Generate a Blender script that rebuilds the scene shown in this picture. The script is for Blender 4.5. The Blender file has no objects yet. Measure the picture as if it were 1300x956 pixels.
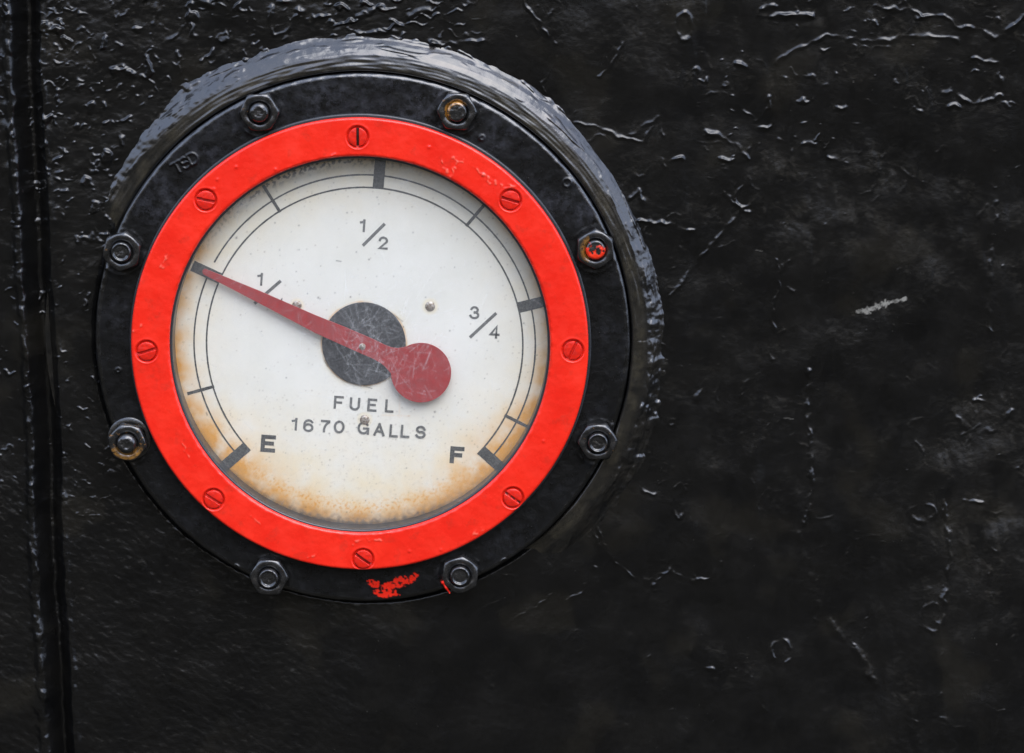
import bpy, math, random
import numpy as np
from mathutils import Vector

# ------------------------------------------------------------------ units
# lengths below are in "u": one u is half a millimetre (S metres).
# x runs right, z up, and depth d comes out of the tank wall towards the viewer (world y = -d).
S = 0.0005
sc = bpy.context.scene
TH = math.radians(9.5)                 # the camera looks slightly down on the wall
LENS = 100.0
D = 1300 * LENS / 36.0
FWD = np.array([0, math.cos(TH), -math.sin(TH)])
UP = np.array([0, math.sin(TH), math.cos(TH)])
TGT = np.array([193.0, -40.0, -37.7 / math.cos(TH)])
CAM = TGT - D * FWD

cam = bpy.data.cameras.new("Camera"); cam.lens = LENS; cam.sensor_width = 36
cam.clip_start = 0.01; cam.clip_end = 100
co = bpy.data.objects.new("Camera", cam); sc.collection.objects.link(co)
co.location = Vector(CAM * S); co.rotation_euler = (math.pi / 2 - TH, 0, 0)
sc.camera = co

# ------------------------------------------------------------------ light
SUN_EL, SUN_AZ = math.radians(52), math.radians(24)     # azimuth from straight out of the wall, towards the right
sun_dir = Vector((math.sin(SUN_AZ) * math.cos(SUN_EL), -math.cos(SUN_AZ) * math.cos(SUN_EL), math.sin(SUN_EL)))
w = bpy.data.worlds.new("World"); sc.world = w; w.use_nodes = True
nt = w.node_tree; nt.nodes.clear()
out = nt.nodes.new("ShaderNodeOutputWorld"); bg = nt.nodes.new("ShaderNodeBackground")
sky = nt.nodes.new("ShaderNodeTexSky"); sky.sky_type = 'NISHITA'; sky.sun_disc = False
sky.sun_elevation = SUN_EL; sky.sun_rotation = math.pi - SUN_AZ
sky.air_density = 1.0; sky.dust_density = 3.0; sky.ozone_density = 1.0
tc = nt.nodes.new("ShaderNodeTexCoord"); sep = nt.nodes.new("ShaderNodeSeparateXYZ")
nt.links.new(tc.outputs['Generated'], sep.inputs[0])
# unseen dark surroundings, added for reflections, fill the world below about 25 degrees
# ... but sky brightness is added low at either side, so upright paint ridges show
ax = nt.nodes.new("ShaderNodeMath"); ax.operation = 'MAXIMUM'; nt.links.new(sep.outputs['X'], ax.inputs[0])
lx = nt.nodes.new("ShaderNodeMath"); lx.operation = 'MULTIPLY'; lx.inputs[1].default_value = -.68; nt.links.new(sep.outputs['X'], lx.inputs[0]); nt.links.new(lx.outputs[0], ax.inputs[1])
am = nt.nodes.new("ShaderNodeMapRange"); nt.links.new(ax.outputs[0], am.inputs[0])
for i_, v_ in enumerate((.50, .90, 0.0, .33)): am.inputs[i_ + 1].default_value = v_
za = nt.nodes.new("ShaderNodeMath"); za.operation = 'ADD'; nt.links.new(sep.outputs['Z'], za.inputs[0]); nt.links.new(am.outputs[0], za.inputs[1])
ramp = nt.nodes.new("ShaderNodeValToRGB"); nt.links.new(za.outputs[0], ramp.inputs[0])
cr = ramp.color_ramp; cr.elements[0].position = 0.20; cr.elements[0].color = (0, 0, 0, 1)
cr.elements[1].position = 0.45; cr.elements[1].color = (1, 1, 1, 1)
low = nt.nodes.new("ShaderNodeValToRGB"); nt.links.new(sep.outputs['Z'], low.inputs[0])
lr = low.color_ramp; lr.elements[0].position = 0.0; lr.elements[0].color = (0.25, 0.24, 0.21, 1)
lr.elements[1].position = 0.20; lr.elements[1].color = (1.7, 1.55, 1.3, 1)
veil = nt.nodes.new("ShaderNodeMix"); veil.data_type = 'RGBA'; veil.inputs['Factor'].default_value = 0.6
nt.links.new(sky.outputs[0], veil.inputs[6]); veil.inputs[7].default_value = (7.6, 9.0, 12.5, 1)   # thin even cloud over the blue
wn = nt.nodes.new("ShaderNodeTexNoise"); wn.inputs['Scale'].default_value = 5.5; wn.inputs['Detail'].default_value = 2
nt.links.new(tc.outputs['Generated'], wn.inputs['Vector'])
wm = nt.nodes.new("ShaderNodeMapRange"); nt.links.new(wn.outputs['Fac'], wm.inputs[0])
for i_, v_ in enumerate((.38, .64, .25, 2.1)): wm.inputs[i_ + 1].default_value = v_  # uneven brightness added to the low band, varying the wall's reflections
lowv = nt.nodes.new("ShaderNodeVectorMath"); lowv.operation = 'SCALE'
nt.links.new(low.outputs[0], lowv.inputs[0]); nt.links.new(wm.outputs[0], lowv.inputs['Scale'])
mx = nt.nodes.new("ShaderNodeMix"); mx.data_type = 'RGBA'
nt.links.new(ramp.outputs[0], mx.inputs['Factor'])
nt.links.new(lowv.outputs[0], mx.inputs[6]); nt.links.new(veil.outputs[2], mx.inputs[7])
nt.links.new(mx.outputs[2], bg.inputs[0]); bg.inputs[1].default_value = 0.15
nt.links.new(bg.outputs[0], out.inputs[0])
sl = bpy.data.lights.new("Sun", 'SUN'); sl.energy = 1.2; sl.angle = math.radians(50); sl.color = (1.0, 1.0, 1.0)
so = bpy.data.objects.new("Sun", sl); sc.collection.objects.link(so)
so.rotation_euler = sun_dir.to_track_quat('Z', 'Y').to_euler()
sc.view_settings.view_transform = 'Standard'; sc.view_settings.look = 'None'
sc.view_settings.gamma = 1.0; sc.view_settings.use_curve_mapping = False
sc.view_settings.exposure = 0.9

# ------------------------------------------------------------------ helpers
rng = np.random.RandomState(7); random.seed(7)
ANG = rng.rand(256, 256) * 2 * np.pi
GX, GY = np.cos(ANG), np.sin(ANG)
def noise(X, Y, scale, seed=0, sy=None):
    x = X / scale + seed * 17.31; y = Y / (sy or scale) + seed * 9.77
    xi = np.floor(x).astype(int); yi = np.floor(y).astype(int); fx = x - xi; fy = y - yi
    def g(i, j):
        a = (xi + i) & 255; b = (yi + j) & 255
        return GX[a, b] * (fx - i) + GY[a, b] * (fy - j)
    sx = fx * fx * fx * (fx * (fx * 6 - 15) + 10); s2 = fy * fy * fy * (fy * (fy * 6 - 15) + 10)
    a = g(0, 0) * (1 - sx) + g(1, 0) * sx; b = g(0, 1) * (1 - sx) + g(1, 1) * sx
    return (a * (1 - s2) + b * s2) * 1.5
def fbm(X, Y, scale, seed=0, n=3, sy=None):
    r = 0; a = 1
    for k in range(n):
        r = r + a * noise(X, Y, scale / 2 ** k, seed + k * 3.1, (sy / 2 ** k) if sy else None); a *= .5
    return r
def sst(e0, e1, x):
    t = np.clip((x - e0) / (e1 - e0), 0, 1); return t * t * (3 - 2 * t)
def P(px, py, d=0.0):
    """where the line of sight through photograph point (px,py) meets the plane at depth d: gives (x,z)"""
    r = FWD + np.array([1, 0, 0]) * (px - 650) / D + UP * (478 - py) / D
    t = (-d - CAM[1]) / r[1]; q = CAM + r * t
    return np.array([q[0], q[2]])
def PL(pts, d=0.0): return [P(a, b, d) for a, b in pts]
def seg_dist(X, Z, a, b):
    ab = b - a; L = (ab ** 2).sum() + 1e-9
    t = np.clip(((X - a[0]) * ab[0] + (Z - a[1]) * ab[1]) / L, 0, 1)
    return np.hypot(X - a[0] - t * ab[0], Z - a[1] - t * ab[1])
def line_dist(X, Z, pts):
    d = np.full(np.broadcast(X, Z).shape, 1e6)
    for a, b in zip(pts[:-1], pts[1:]): d = np.minimum(d, seg_dist(X, Z, np.array(a), np.array(b)))
    return d

def link(o, parent=None):
    sc.collection.objects.link(o)
    if parent: o.parent = parent
    return o
def mesh_obj(name, V, F, mat, parent=None, smooth=True, attrs=None):
    """V in u as (x, depth, z)"""
    V = np.asarray(V, dtype=np.float64)
    W = np.stack([V[:, 0] * S, -V[:, 1] * S, V[:, 2] * S], 1).astype(np.float32)
    me = bpy.data.meshes.new(name)
    if isinstance(F, np.ndarray):
        n = len(F); me.vertices.add(len(W)); me.vertices.foreach_set('co', W.ravel())
        me.loops.add(n * 4); me.loops.foreach_set('vertex_index', F.astype(np.int32).ravel())
        me.polygons.add(n); me.polygons.foreach_set('loop_start', np.arange(0, n * 4, 4, dtype=np.int32))
        me.update(calc_edges=True)
    else:
        me.from_pydata(W.tolist(), [], F)
    me.polygons.foreach_set('use_smooth', [smooth] * len(me.polygons))
    for k, a in (attrs or {}).items():
        at = me.attributes.new(k, 'FLOAT', 'POINT'); at.data.foreach_set('value', np.asarray(a, dtype=np.float32).ravel())
    me.materials.append(mat); me.update()
    return link(bpy.data.objects.new(name, me), parent)
def grid_faces(n, m, wrap=False, keep=None):
    I, J = np.meshgrid(np.arange(n if wrap else n - 1), np.arange(m - 1), indexing='ij')
    I2 = (I + 1) % n
    F = np.stack([I * m + J, I2 * m + J, I2 * m + J + 1, I * m + J + 1], -1)
    return (F[keep] if keep is not None else F.reshape(-1, 4))
def lathe(name, prof, cx, cz, mat, parent=None, n=256, hfun=None, smooth=True, attrs=None, close=False):
    """surface of revolution about the axis out of the wall; prof = [(r, depth)]; listed outside -> centre"""
    pr = np.array(prof, float)
    if close: pr = np.vstack([pr, pr[:1]])
    t = np.linspace(0, 2 * np.pi, n, endpoint=False)
    R = pr[None, :, 0]; X = cx + np.cos(t)[:, None] * R; Z = cz + np.sin(t)[:, None] * R
    Dp = np.broadcast_to(pr[None, :, 1], X.shape).copy()
    if hfun is not None:
        Dp = Dp + hfun(X, Z, np.broadcast_to(R, X.shape), np.broadcast_to(t[:, None], X.shape), Dp)
    V = np.stack([X, Dp, Z], -1).reshape(-1, 3)
    A = {k: f(X, Z, np.broadcast_to(R, X.shape)) for k, f in (attrs or {}).items()}
    return mesh_obj(name, V, grid_faces(n, len(pr), True)[:, ::-1].copy(), mat, parent, smooth, A)
def dense(pts, step):
    """resample a profile so that no step is longer than `step`"""
    o = [pts[0]]
    for a, b in zip(pts[:-1], pts[1:]):
        k = max(1, int(math.ceil(math.hypot(b[0] - a[0], b[1] - a[1]) / step)))
        for i in range(1, k + 1): o.append((a[0] + (b[0] - a[0]) * i / k, a[1] + (b[1] - a[1]) * i / k))
    return o
def arcp(cx, cd, r, a0, a1, n=6):
    return [(cx + r * math.cos(math.radians(a0 + (a1 - a0) * i / n)), cd + r * math.sin(math.radians(a0 + (a1 - a0) * i / n))) for i in range(n + 1)]

# ------------------------------------------------------------------ materials
class M:
    def __init__(s, name):
        s.m = bpy.data.materials.new(name); s.m.use_nodes = True; s.t = s.m.node_tree
        s.b = s.t.nodes['Principled BSDF']; s.tc = s.t.nodes.new('ShaderNodeTexCoord')
    def n(s, typ, **k):
        x = s.t.nodes.new(typ)
        for a, b in k.items(): setattr(x, a, b)
        return x
    def l(s, a, b): s.t.links.new(a, b)
    def noise(s, scale, detail=4, rough=.6, dist=0):
        x = s.n('ShaderNodeTexNoise'); s.l(s.tc.outputs['Object'], x.inputs['Vector'])
        x.inputs['Scale'].default_value = scale; x.inputs['Detail'].default_value = detail
        x.inputs['Roughness'].default_value = rough; x.inputs['Distortion'].default_value = dist
        return x.outputs['Fac']
    def vor(s, scale, feature='F1'):
        x = s.n('ShaderNodeTexVoronoi', feature=feature); s.l(s.tc.outputs['Object'], x.inputs['Vector'])
        x.inputs['Scale'].default_value = scale; return x.outputs['Distance']
    def map(s, v, a, b, c, d):
        x = s.n('ShaderNodeMapRange'); s.l(v, x.inputs[0])
        for i, q in enumerate((a, b, c, d)): x.inputs[i + 1].default_value = q
        return x.outputs[0]
    def math(s, op, a, b):
        x = s.n('ShaderNodeMath', operation=op)
        for i, q in enumerate((a, b)):
            if isinstance(q, (int, float)): x.inputs[i].default_value = q
            else: s.l(q, x.inputs[i])
        return x.outputs[0]
    def mix(s, f, a, b):
        x = s.n('ShaderNodeMix', data_type='RGBA')
        if isinstance(f, (int, float)): x.inputs[0].default_value = f
        else: s.l(f, x.inputs[0])
        for i, q in ((6, a), (7, b)):
            if isinstance(q, tuple): x.inputs[i].default_value = q + (1,)
            else: s.l(q, x.inputs[i])
        return x.outputs[2]
    def attr(s, name):
        return s.n('ShaderNodeAttribute', attribute_name=name).outputs['Fac']
    def bump(s, h, strength, dist):
        x = s.n('ShaderNodeBump'); s.l(h, x.inputs['Height'])
        x.inputs['Strength'].default_value = strength; x.inputs['Distance'].default_value = dist
        s.l(x.outputs[0], s.b.inputs['Normal'])
    def set(s, **k):
        for a, v in k.items():
            i = s.b.inputs[a.replace('_', ' ')]
            if isinstance(v, tuple): i.default_value = v + (1,)
            elif isinstance(v, (int, float)): i.default_value = v
            else: s.l(v, i)
        return s
RED = (0.70, 0.018, 0.006)

m = M('black_gloss_paint')                       # thick bitumen-like gloss on the tank
c = m.mix(m.map(m.noise(30, 5), .35, .7, 0, 1), (.0030, .0030, .0030), (.0060, .0057, .0052))
c = m.mix(m.math('MULTIPLY', m.map(m.vor(230), .07, .03, 0, 1), m.map(m.noise(35, 4), .52, .62, 0, .55)), c, (.11, .105, .09))
c = m.mix(m.math('MULTIPLY', m.attr('chip'), m.map(m.noise(330, 5, .7), .38, .52, .25, 1)), c, (.25, .24, .21))
c = m.mix(m.attr('dirt'), c, (.016, .014, .010))
m.set(Base_Color=c, Roughness=m.map(m.noise(40, 5), .3, .7, .14, .28), Specular_IOR_Level=.55)
m.bump(m.math('ADD', m.math('MULTIPLY', m.noise(350, 4, .65), .7), m.math('MULTIPLY', m.noise(1400, 2), .2)), .22, .0007)
WALL = m.m
m = M('black_weld_paint')
c = m.mix(m.map(m.noise(60, 5), .4, .7, 0, 1), (.006, .006, .006), (.016, .014, .011))
c = m.mix(m.math('MULTIPLY', m.attr('dirt'), m.map(m.noise(220, 5), .35, .6, .2, 1)), c, (.030, .026, .018))
m.set(Base_Color=c, Roughness=m.map(m.noise(120, 4), .3, .7, .10, .28), Specular_IOR_Level=.88)
m.bump(m.noise(500, 4), .18, .0005)
WELD = m.m
m = M('black_flange_paint')                      # duller, dusty, speckled
spk = m.map(m.vor(420), .10, .04, 0, 1)
c = m.mix(m.math('MULTIPLY', m.attr('dust'), m.map(m.noise(160, 5, .7), .42, .68, 0, 1)), (.0035, .0035, .0035), (.034, .035, .041))
c = m.mix(m.math('MULTIPLY', spk, m.map(m.noise(90, 3), .5, .6, 0, .7)), c, (.15, .145, .13))
c = m.mix(m.attr('redp'), c, RED)
m.set(Base_Color=c, Roughness=m.math('SUBTRACT', m.map(m.noise(120, 4), .3, .7, .24, .38), m.math('MULTIPLY', m.attr('edge'), .12)), Specular_IOR_Level=m.math('ADD', m.math('MULTIPLY', m.attr('edge'), .6), .4))
m.bump(m.math('ADD', m.noise(700, 5, .7), m.math('MULTIPLY', m.noise(150, 3), .8)), .35, .0004)
FLANGE = m.m
def nut_mat(name, redf=0.0, rust=.5, shift=0.0):
    m = M(name)
    nz = m.math('ADD', m.noise(260, 5, .7), shift)
    c = m.mix(m.map(m.noise(200, 4), .4, .7, 0, 1), (.008, .008, .008), (.022, .021, .02))
    c = m.mix(m.math('MULTIPLY', m.map(nz, .60, .68, 0, 1), rust), c, (.28, .13, .03))
    c = m.mix(m.math('MULTIPLY', m.attr('rustm'), m.map(m.noise(420, 5, .7), .38, .5, 0, 1)), c, (.36, .17, .03))
    if redf: c = m.mix(m.attr('redm'), c, (.75, .03, .008))
    m.set(Base_Color=c, Roughness=m.map(m.noise(300, 4), .3, .7, .10, .26), Specular_IOR_Level=1.0)
    m.bump(m.noise(500, 4), .35, .0005)
    return m.m
NUT = nut_mat('black_nut_paint', 0, .5, -.04); NUT_RUST = nut_mat('black_nut_paint_rusty', 0, .9, .01)
STUD = nut_mat('black_stud_paint', 0, .3, -.05); STUD_RED = nut_mat('chipped_red_stud_paint', 1.0, .5)
m = M('red_bezel_paint')
c = m.mix(m.map(m.noise(45, 4), .3, .7, 0, 1), (.74, .016, .007), (.84, .026, .010))
c = m.mix(m.math('MULTIPLY', m.attr('wear'), m.map(m.noise(500, 4), .35, .6, .2, 1)), c, (.26, .03, .015))
c = m.mix(m.attr('pale'), c, (.85, .16, .10))
m.set(Base_Color=c, Roughness=m.map(m.noise(90, 4), .3, .7, .20, .36), Specular_IOR_Level=.5)
m.bump(m.math('ADD', m.noise(200, 4), m.math('MULTIPLY', m.noise(900, 2), .2)), .25, .0004)
REDM = m.m
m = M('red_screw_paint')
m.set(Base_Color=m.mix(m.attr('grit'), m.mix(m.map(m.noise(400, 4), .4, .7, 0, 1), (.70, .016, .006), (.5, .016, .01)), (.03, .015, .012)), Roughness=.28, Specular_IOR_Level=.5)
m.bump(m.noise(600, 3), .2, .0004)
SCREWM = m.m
m = M('dial_enamel')
c = m.mix(m.map(m.noise(25, 4), .3, .7, 0, 1), (.715, .70, .615), (.78, .765, .69))
c = m.mix(m.attr('yellow'), c, (.76, .65, .42))
c = m.mix(m.attr('rust'), c, (.68, .31, .045))
c = m.mix(m.attr('grime'), c, (.20, .14, .085))
c = m.mix(m.attr('black'), c, (.035, .03, .02))
m.set(Base_Color=c, Roughness=.42)
DIAL = m.m
m = M('printed_ink')
m.set(Base_Color=m.mix(m.map(m.noise(700, 5, .75), .42, .66, 0, 1), (.022, .023, .02), (.10, .098, .085)), Roughness=.5)
INK = m.m
m = M('printed_ink_grey')
m.set(Base_Color=m.mix(m.map(m.noise(900, 5, .75), .38, .66, 0, 1), (.055, .055, .052), (.20, .20, .18)), Roughness=.5)
INKG = m.m
m = M('black_hub_paint')
m.set(Base_Color=m.mix(m.map(m.noise(500, 6, .8), .42, .66, 0, 1), (.012, .013, .014), (.05, .05, .05)), Roughness=.45)
m.bump(m.noise(300, 5), .4, .001)
HUB = m.m
m = M('pointer_red_paint')
m.set(Base_Color=m.mix(m.map(m.noise(250, 6, .8), .35, .7, 0, 1), (.34, .012, .012), (.24, .018, .018)), Roughness=.4)
POINT = m.m
m = M('tarnished_screw'); m.set(Base_Color=m.mix(m.map(m.noise(900, 5), .4, .6, 0, 1), (.20, .14, .09), (.50, .46, .40)), Metallic=.5, Roughness=.4)
TARN = m.m
m = M('housing_black'); m.set(Base_Color=(.022, .024, .027), Roughness=.33, Specular_IOR_Level=.6); m.bump(m.noise(400, 4), .3, .0004)
HOUS = m.m
# glass: clear sheet with Fresnel reflection and a little dust and scratches lying on it
m = M('dusty_glass'); t = m.t; t.nodes.remove(m.b)
tr = m.n('ShaderNodeBsdfTransparent'); gl = m.n('ShaderNodeBsdfGlossy'); gl.inputs['Roughness'].default_value = .03
lw = m.n('ShaderNodeLayerWeight'); lw.inputs[0].default_value = .5
fres = m.math('ADD', m.math('MULTIPLY', m.math('POWER', lw.outputs['Facing'], 5), .94), .045)
df = m.n('ShaderNodeBsdfDiffuse'); df.inputs[0].default_value = (.80, .80, .79, 1)
a = m.n('ShaderNodeMixShader'); b = m.n('ShaderNodeMixShader')
m.l(fres, a.inputs[0]); m.l(tr.outputs[0], a.inputs[1]); m.l(gl.outputs[0], a.inputs[2])
f = m.math('ADD', m.attr('dust'), m.map(m.noise(220, 5, .75), .4, .75, .015, .05))
m.l(f, b.inputs[0]); m.l(a.outputs[0], b.inputs[1]); m.l(df.outputs[0], b.inputs[2])
m.l(b.outputs[0], t.nodes['Material Output'].inputs[0])
GLASS = m.m

# ------------------------------------------------------------------ tank wall (a sheet of thickly painted steel)
def axis(a, b, step, far):
    core = np.arange(a, b, step); g = []; q = step
    x = b
    while x < far: q *= 1.35; x += q; g.append(x)
    x = a; q = step; h = []
    while x > -far: q *= 1.35; x -= q; h.append(x)
    return np.array(h[::-1] + list(core) + g)
ux = axis(-530, 920, 1.12, 2600); vz = axis(-600, 520, 1.12, 2600)
X, Z = np.meshgrid(ux, vz, indexing='ij')
# photograph coordinates of every wall point, used only to look up where the marks lie
PX = 650 + (X - TGT[0]) * .989; PY = 478 - (Z - P(650, 478, 0)[1]) * .976
H = fbm(X, Z, 260, 1, 2) * 5 + fbm(X, Z, 70, 4, 2) * 1.6 + fbm(X + 8 * noise(X, Z, 50, 151), Z, 26, 153, 2, 150) * 1.3 * sst(780, 900, PX)
brush = fbm(X, Z, 9, 31, 2, sy=60)                        # vertical brush marks
H -= 16 * (1 - sst(330, 350, np.hypot(X - P(460.5, 433.5, 22)[0], Z - P(460.5, 433.5, 22)[1])))
H += brush * .22 * sst(760, 900, PX)
H += fbm(X + Z * .6, Z, 11, 35, 3) * .55 * sst(420, 650, PY) * (1 - sst(250, 620, PX))   # slanting ripples, lower left
H += fbm(X, Z, 14, 37, 3) * .16 + (fbm(X, Z, 6, 161, 2, 22) * .14 + fbm(X + Z * .2, Z, 9, 163, 3) * .13) * (.6 + .8 * sst(-.3, .5, fbm(X, Z, 110, 165, 2)))
QX = X + 7 * noise(X, Z, 13, 131); QZ = Z + 6 * noise(X, Z, 11, 133); PM = fbm(X, Z, 60, 135, 2)
def lumps(scale, seed, th, amp, w, sy=None):
    n = fbm(QX, QZ, scale, seed, 2, sy) + .28 * PM; return sst(th, th + .5, n) * amp * 1.15 * w
ul = sst(20, 60, PX) * (1 - sst(300, 460, PX)) * (1 - sst(180, 420, PY))
left = (1 - sst(110, 190, PX))
H += lumps(19, 11, .42, 2.8, ul) + lumps(10, 12, .56, 1.5, ul) + lumps(15, 13, .52, 1.9, left * (1 - sst(480, 800, PY)), 9)
top = sst(380, 430, PX) * (1 - sst(540, 640, PX)) * (1 - sst(45, 95, PY))
H += lumps(26, 15, .30, 3.0, top, 8)
rt = sst(840, 900, PX) * (1 - sst(1230, 1320, PX)) * (1 - sst(190, 260, PY))
H += lumps(16, 16, .78, 1.8, rt, 9) + lumps(34, 19, .68, 2.2, rt, 18)
H += lumps(12, 17, .92, 1.5, .3 + .7 * rt, 9)
H += lumps(9, 18, .9, 1.2, sst(400, 450, PX) * .7)
# vertical seam on the left: two beads with a groove between
cx = 20 + PY * .022 + noise(PY, PY * 0, 120, 3) * 3 + noise(PY, PX * 0, 25, 4) * 1.5
wv = 1 + .35 * noise(PX, PY, 18, 5)
H += 8 * np.exp(-((PX - cx - 3) / (8 * wv)) ** 2) - 22 * np.exp(-(np.abs(PX - cx - 25) / (12 - 2.5 * sst(400, 900, PY))) ** 2.4) + 3.5 * np.exp(-((PX - cx - 43) / (5 * wv)) ** 2)
H += sst(-6, 0, PX - cx) * (1 - sst(8, 14, PX - cx)) * sst(.0, .7, fbm(X, Z, 22, 6, 2)) * 2.2
H -= 7 * (1 - sst(-40, 16, PX - cx + 10))
# broad swells
H += 4.5 * np.exp(-((PX - 862 + PY * .06) / 22.0) ** 2) * (1 - sst(180, 330, PY))
H += 3.0 * np.exp(-((PX - 958 - noise(PY, PY * 0, 60, 8) * 8) / 9.0) ** 2) * sst(450, 520, PY) * (1 - sst(620, 680, PY))
sw = sst(1130, 1300, PX + .25 * (PY - 600)); H += sw * (300 * sst(440, 900, PY) * .09)
ul2 = (1 - sst(420, 620, PX)) * (1 - sst(300, 560, PY)); H += ul2 * (fbm(X, Z, 24, 141, 3, 16) * .5)
SLOT = {}
def draw(pts, width, amp, wob=2.5, seed=0):
    """raised wavy paint line following the photographed one"""
    q = PL(pts); q = np.array(q); w3 = width * 4 + 8
    i0, i1 = np.searchsorted(ux, [q[:, 0].min() - w3, q[:, 0].max() + w3]); j0, j1 = np.searchsorted(vz, [q[:, 1].min() - w3, q[:, 1].max() + w3])
    a, b = X[i0:i1, j0:j1], Z[i0:i1, j0:j1]
    if a.size == 0: return
    wx = a + noise(a, b, 13, 40 + seed) * wob * 1.4 + noise(a, b, 5, 60 + seed) * wob * .5; wz = b + noise(a, b, 11, 50 + seed) * wob * 1.4
    d = line_dist(wx, wz, q)
    mod = np.clip(.55 + 1.1 * noise(a, b, 17, 70 + seed), .12, 1.2)
    H[i0:i1, j0:j1] += amp * mod * np.exp(-(d / width) ** 2)
def loop(cx, cy, rx, ry, width, amp, a0=0, a1=360, seed=0):
    draw([(cx + rx * math.cos(math.radians(a)), cy + ry * math.sin(math.radians(a))) for a in np.linspace(a0, a1, 14)], width, amp, 2, seed)
LN = [
 ([(662, -5), (675, 18), (690, 35), (700, 50), (708, 55)], 1.7, 1.9), ([(790, 55), (775, 85), (760, 97)], 1.6, 1.8),
 ([(708, 72), (695, 95), (688, 105), (692, 118)], 1.6, 1.3), ([(728, 155), (755, 160), (790, 175), (818, 180), (826, 160)], 1.7, 1.7),
 ([(812, 280), (850, 283), (862, 291), (880, 294)], 2.2, 3.2), ([(852, 375), (875, 345), (900, 315), (930, 280), (945, 262)], 2.2, 1.8),
 ([(1112, 10), (1150, 12), (1165, 22), (1200, 20), (1215, 33), (1245, 38), (1260, 48), (1280, 38), (1300, 20)], 2.4, 2.6),
 ([(1150, 3), (1160, 14), (1170, 20)], 2, 2.3), ([(965, 18), (1000, 21), (1030, 20)], 3, 3.4), ([(966, 10), (982, 8)], 2.5, 3),
 ([(985, 78), (1000, 68), (1030, 55), (1050, 45), (1085, 50), (1130, 52), (1150, 45), (1180, 45), (1215, 52)], 2.2, 1.8),
 ([(1235, 75), (1268, 78), (1270, 100), (1262, 125), (1245, 130), (1222, 129), (1215, 120)], 2.2, 2.4),
 ([(896, 168), (921, 173)], 2.6, 3.2), ([(921, 175), (940, 190), (950, 200)], 2.2, 1.8), ([(915, 203), (930, 203)], 2.2, 2.4), ([(852, 204), (866, 201)], 2.4, 2.8),
 ([(977, 122), (975, 135), (965, 150), (960, 153)], 2.2, 2.2), ([(962, 165), (975, 163), (980, 156)], 2.2, 2.6), ([(1020, 183), (1034, 182)], 2.4, 2.8),
 ([(1060, 137), (1072, 138)], 2.5, 3), ([(1195, 117), (1207, 117)], 2.4, 3), ([(1205, 134), (1218, 136)], 2.4, 3), ([(1160, 138), (1170, 140)], 2.2, 2.6),
 ([(935, 80), (945, 84)], 2.8, 2.8), ([(993, 98), (998, 101)], 2.6, 3), ([(1010, 95), (1030, 97), (1042, 110), (1050, 108)], 2.2, 2), ([(1053, 200), (1062, 205), (1075, 207)], 2.2, 2.4),
 ([(1028, 470), (1025, 520), (1030, 580), (1028, 640), (1020, 665)], 3, 2.6), ([(1010, 680), (1030, 720), (1040, 770), (1060, 800), (1085, 820), (1110, 866)], 5, 1.5),
 ([(830, 745), (834, 733), (850, 724), (862, 730), (880, 738), (900, 735), (915, 715)], 1.8, 1.6),
 ([(757, 662), (765, 690), (775, 705), (790, 722), (805, 735)], 1.7, 1.6), ([(752, 668), (760, 690), (775, 705)], 1.7, 1.5), ([(755, 720), (758, 735)], 1.7, 1.2),
 ([(720, 762), (740, 752), (742, 743), (750, 738), (760, 740)], 1.8, 1.5), ([(832, 750), (830, 738), (845, 728), (850, 722)], 2, 1.6), ([(645, 790), (680, 770), (700, 755)], 1.6, 1.0),
 ([(616, 770), (625, 765), (650, 758)], 1.6, .9), ([(200, 56), (212, 52), (228, 40), (240, 20), (243, 5)], 2, 1.6), ([(205, -3), (200, 15), (195, 30)], 3, 2.6),
 ([(345, 8), (342, 30), (350, 45), (366, 35), (378, 18)], 2.2, 2.4), ([(358, 0), (372, 4), (381, 14)], 4, 4.2),
 ([(143, 88), (155, 84), (168, 96)], 3, 3), ([(245, 2), (268, 5)], 4, 3), ([(455, 22), (475, 12)], 3, 3.2), ([(455, 44), (480, 40), (505, 38)], 3, 2.4), ([(520, 20), (545, 12)], 3, 2.5),
 ([(545, 53), (575, 56), (612, 52)], 2.4, 3.4), ([(890, 495), (884, 508)], 2.6, 2), ([(975, 620), (960, 640), (963, 660)], 2, 1.3), ([(815, 620), (830, 628)], 2, 2),
 ([(985, 430), (980, 400), (990, 360), (985, 330)], 2, 1.2), ([(990, 345), (1000, 330)], 2, 2), ([(1000, 365), (1010, 372)], 2, 2), ([(920, 245), (935, 262), (950, 268)], 2, 2),
 ([(1236, 508), (1252, 511)], 2.2, 3), ([(1225, 634), (1245, 636)], 2, 2.2), ([(1215, 530), (1235, 548), (1262, 545), (1285, 520)], 2.4, 1.4), ([(905, 860), (903, 850), (890, 848)], 2, 1.4),
 ([(820, 866), (818, 845), (825, 835)], 2, 1.4), ([(1265, 260), (1258, 350), (1256, 440)], 2.4, 1.8), ([(1195, 620), (1205, 700), (1190, 800)], 3, 1.8),
 ([(50, 700), (52, 800), (60, 880)], 3, 1.3), ([(800, 170), (835, 150), (842, 170)], 2, 1.5), ([(800, 250), (812, 240), (818, 260)], 2.4, 2.4)]
for k, (p, wd, am) in enumerate(LN): draw(p, wd, am * 1.0, 2.2, k)
loop(869, 33, 10, 17, 2.4, 2.4, seed=3); loop(862, 635, 9, 22, 1.8, 1.3, 60, 330, 4); loop(992, 828, 13, 15, 2.5, 1.8, 150, 420, 5)
loop(853, 536, 6, 5, 2, 1.4, seed=6); loop(1170, 650, 16, 10, 2.2, 1.1, seed=7); loop(1180, 780, 12, 18, 2.4, 1.1, 30, 300, 8); loop(945, 250, 12, 12, 1.8, 1.4, 20, 250, 9)
r2 = random.Random(5)
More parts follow.
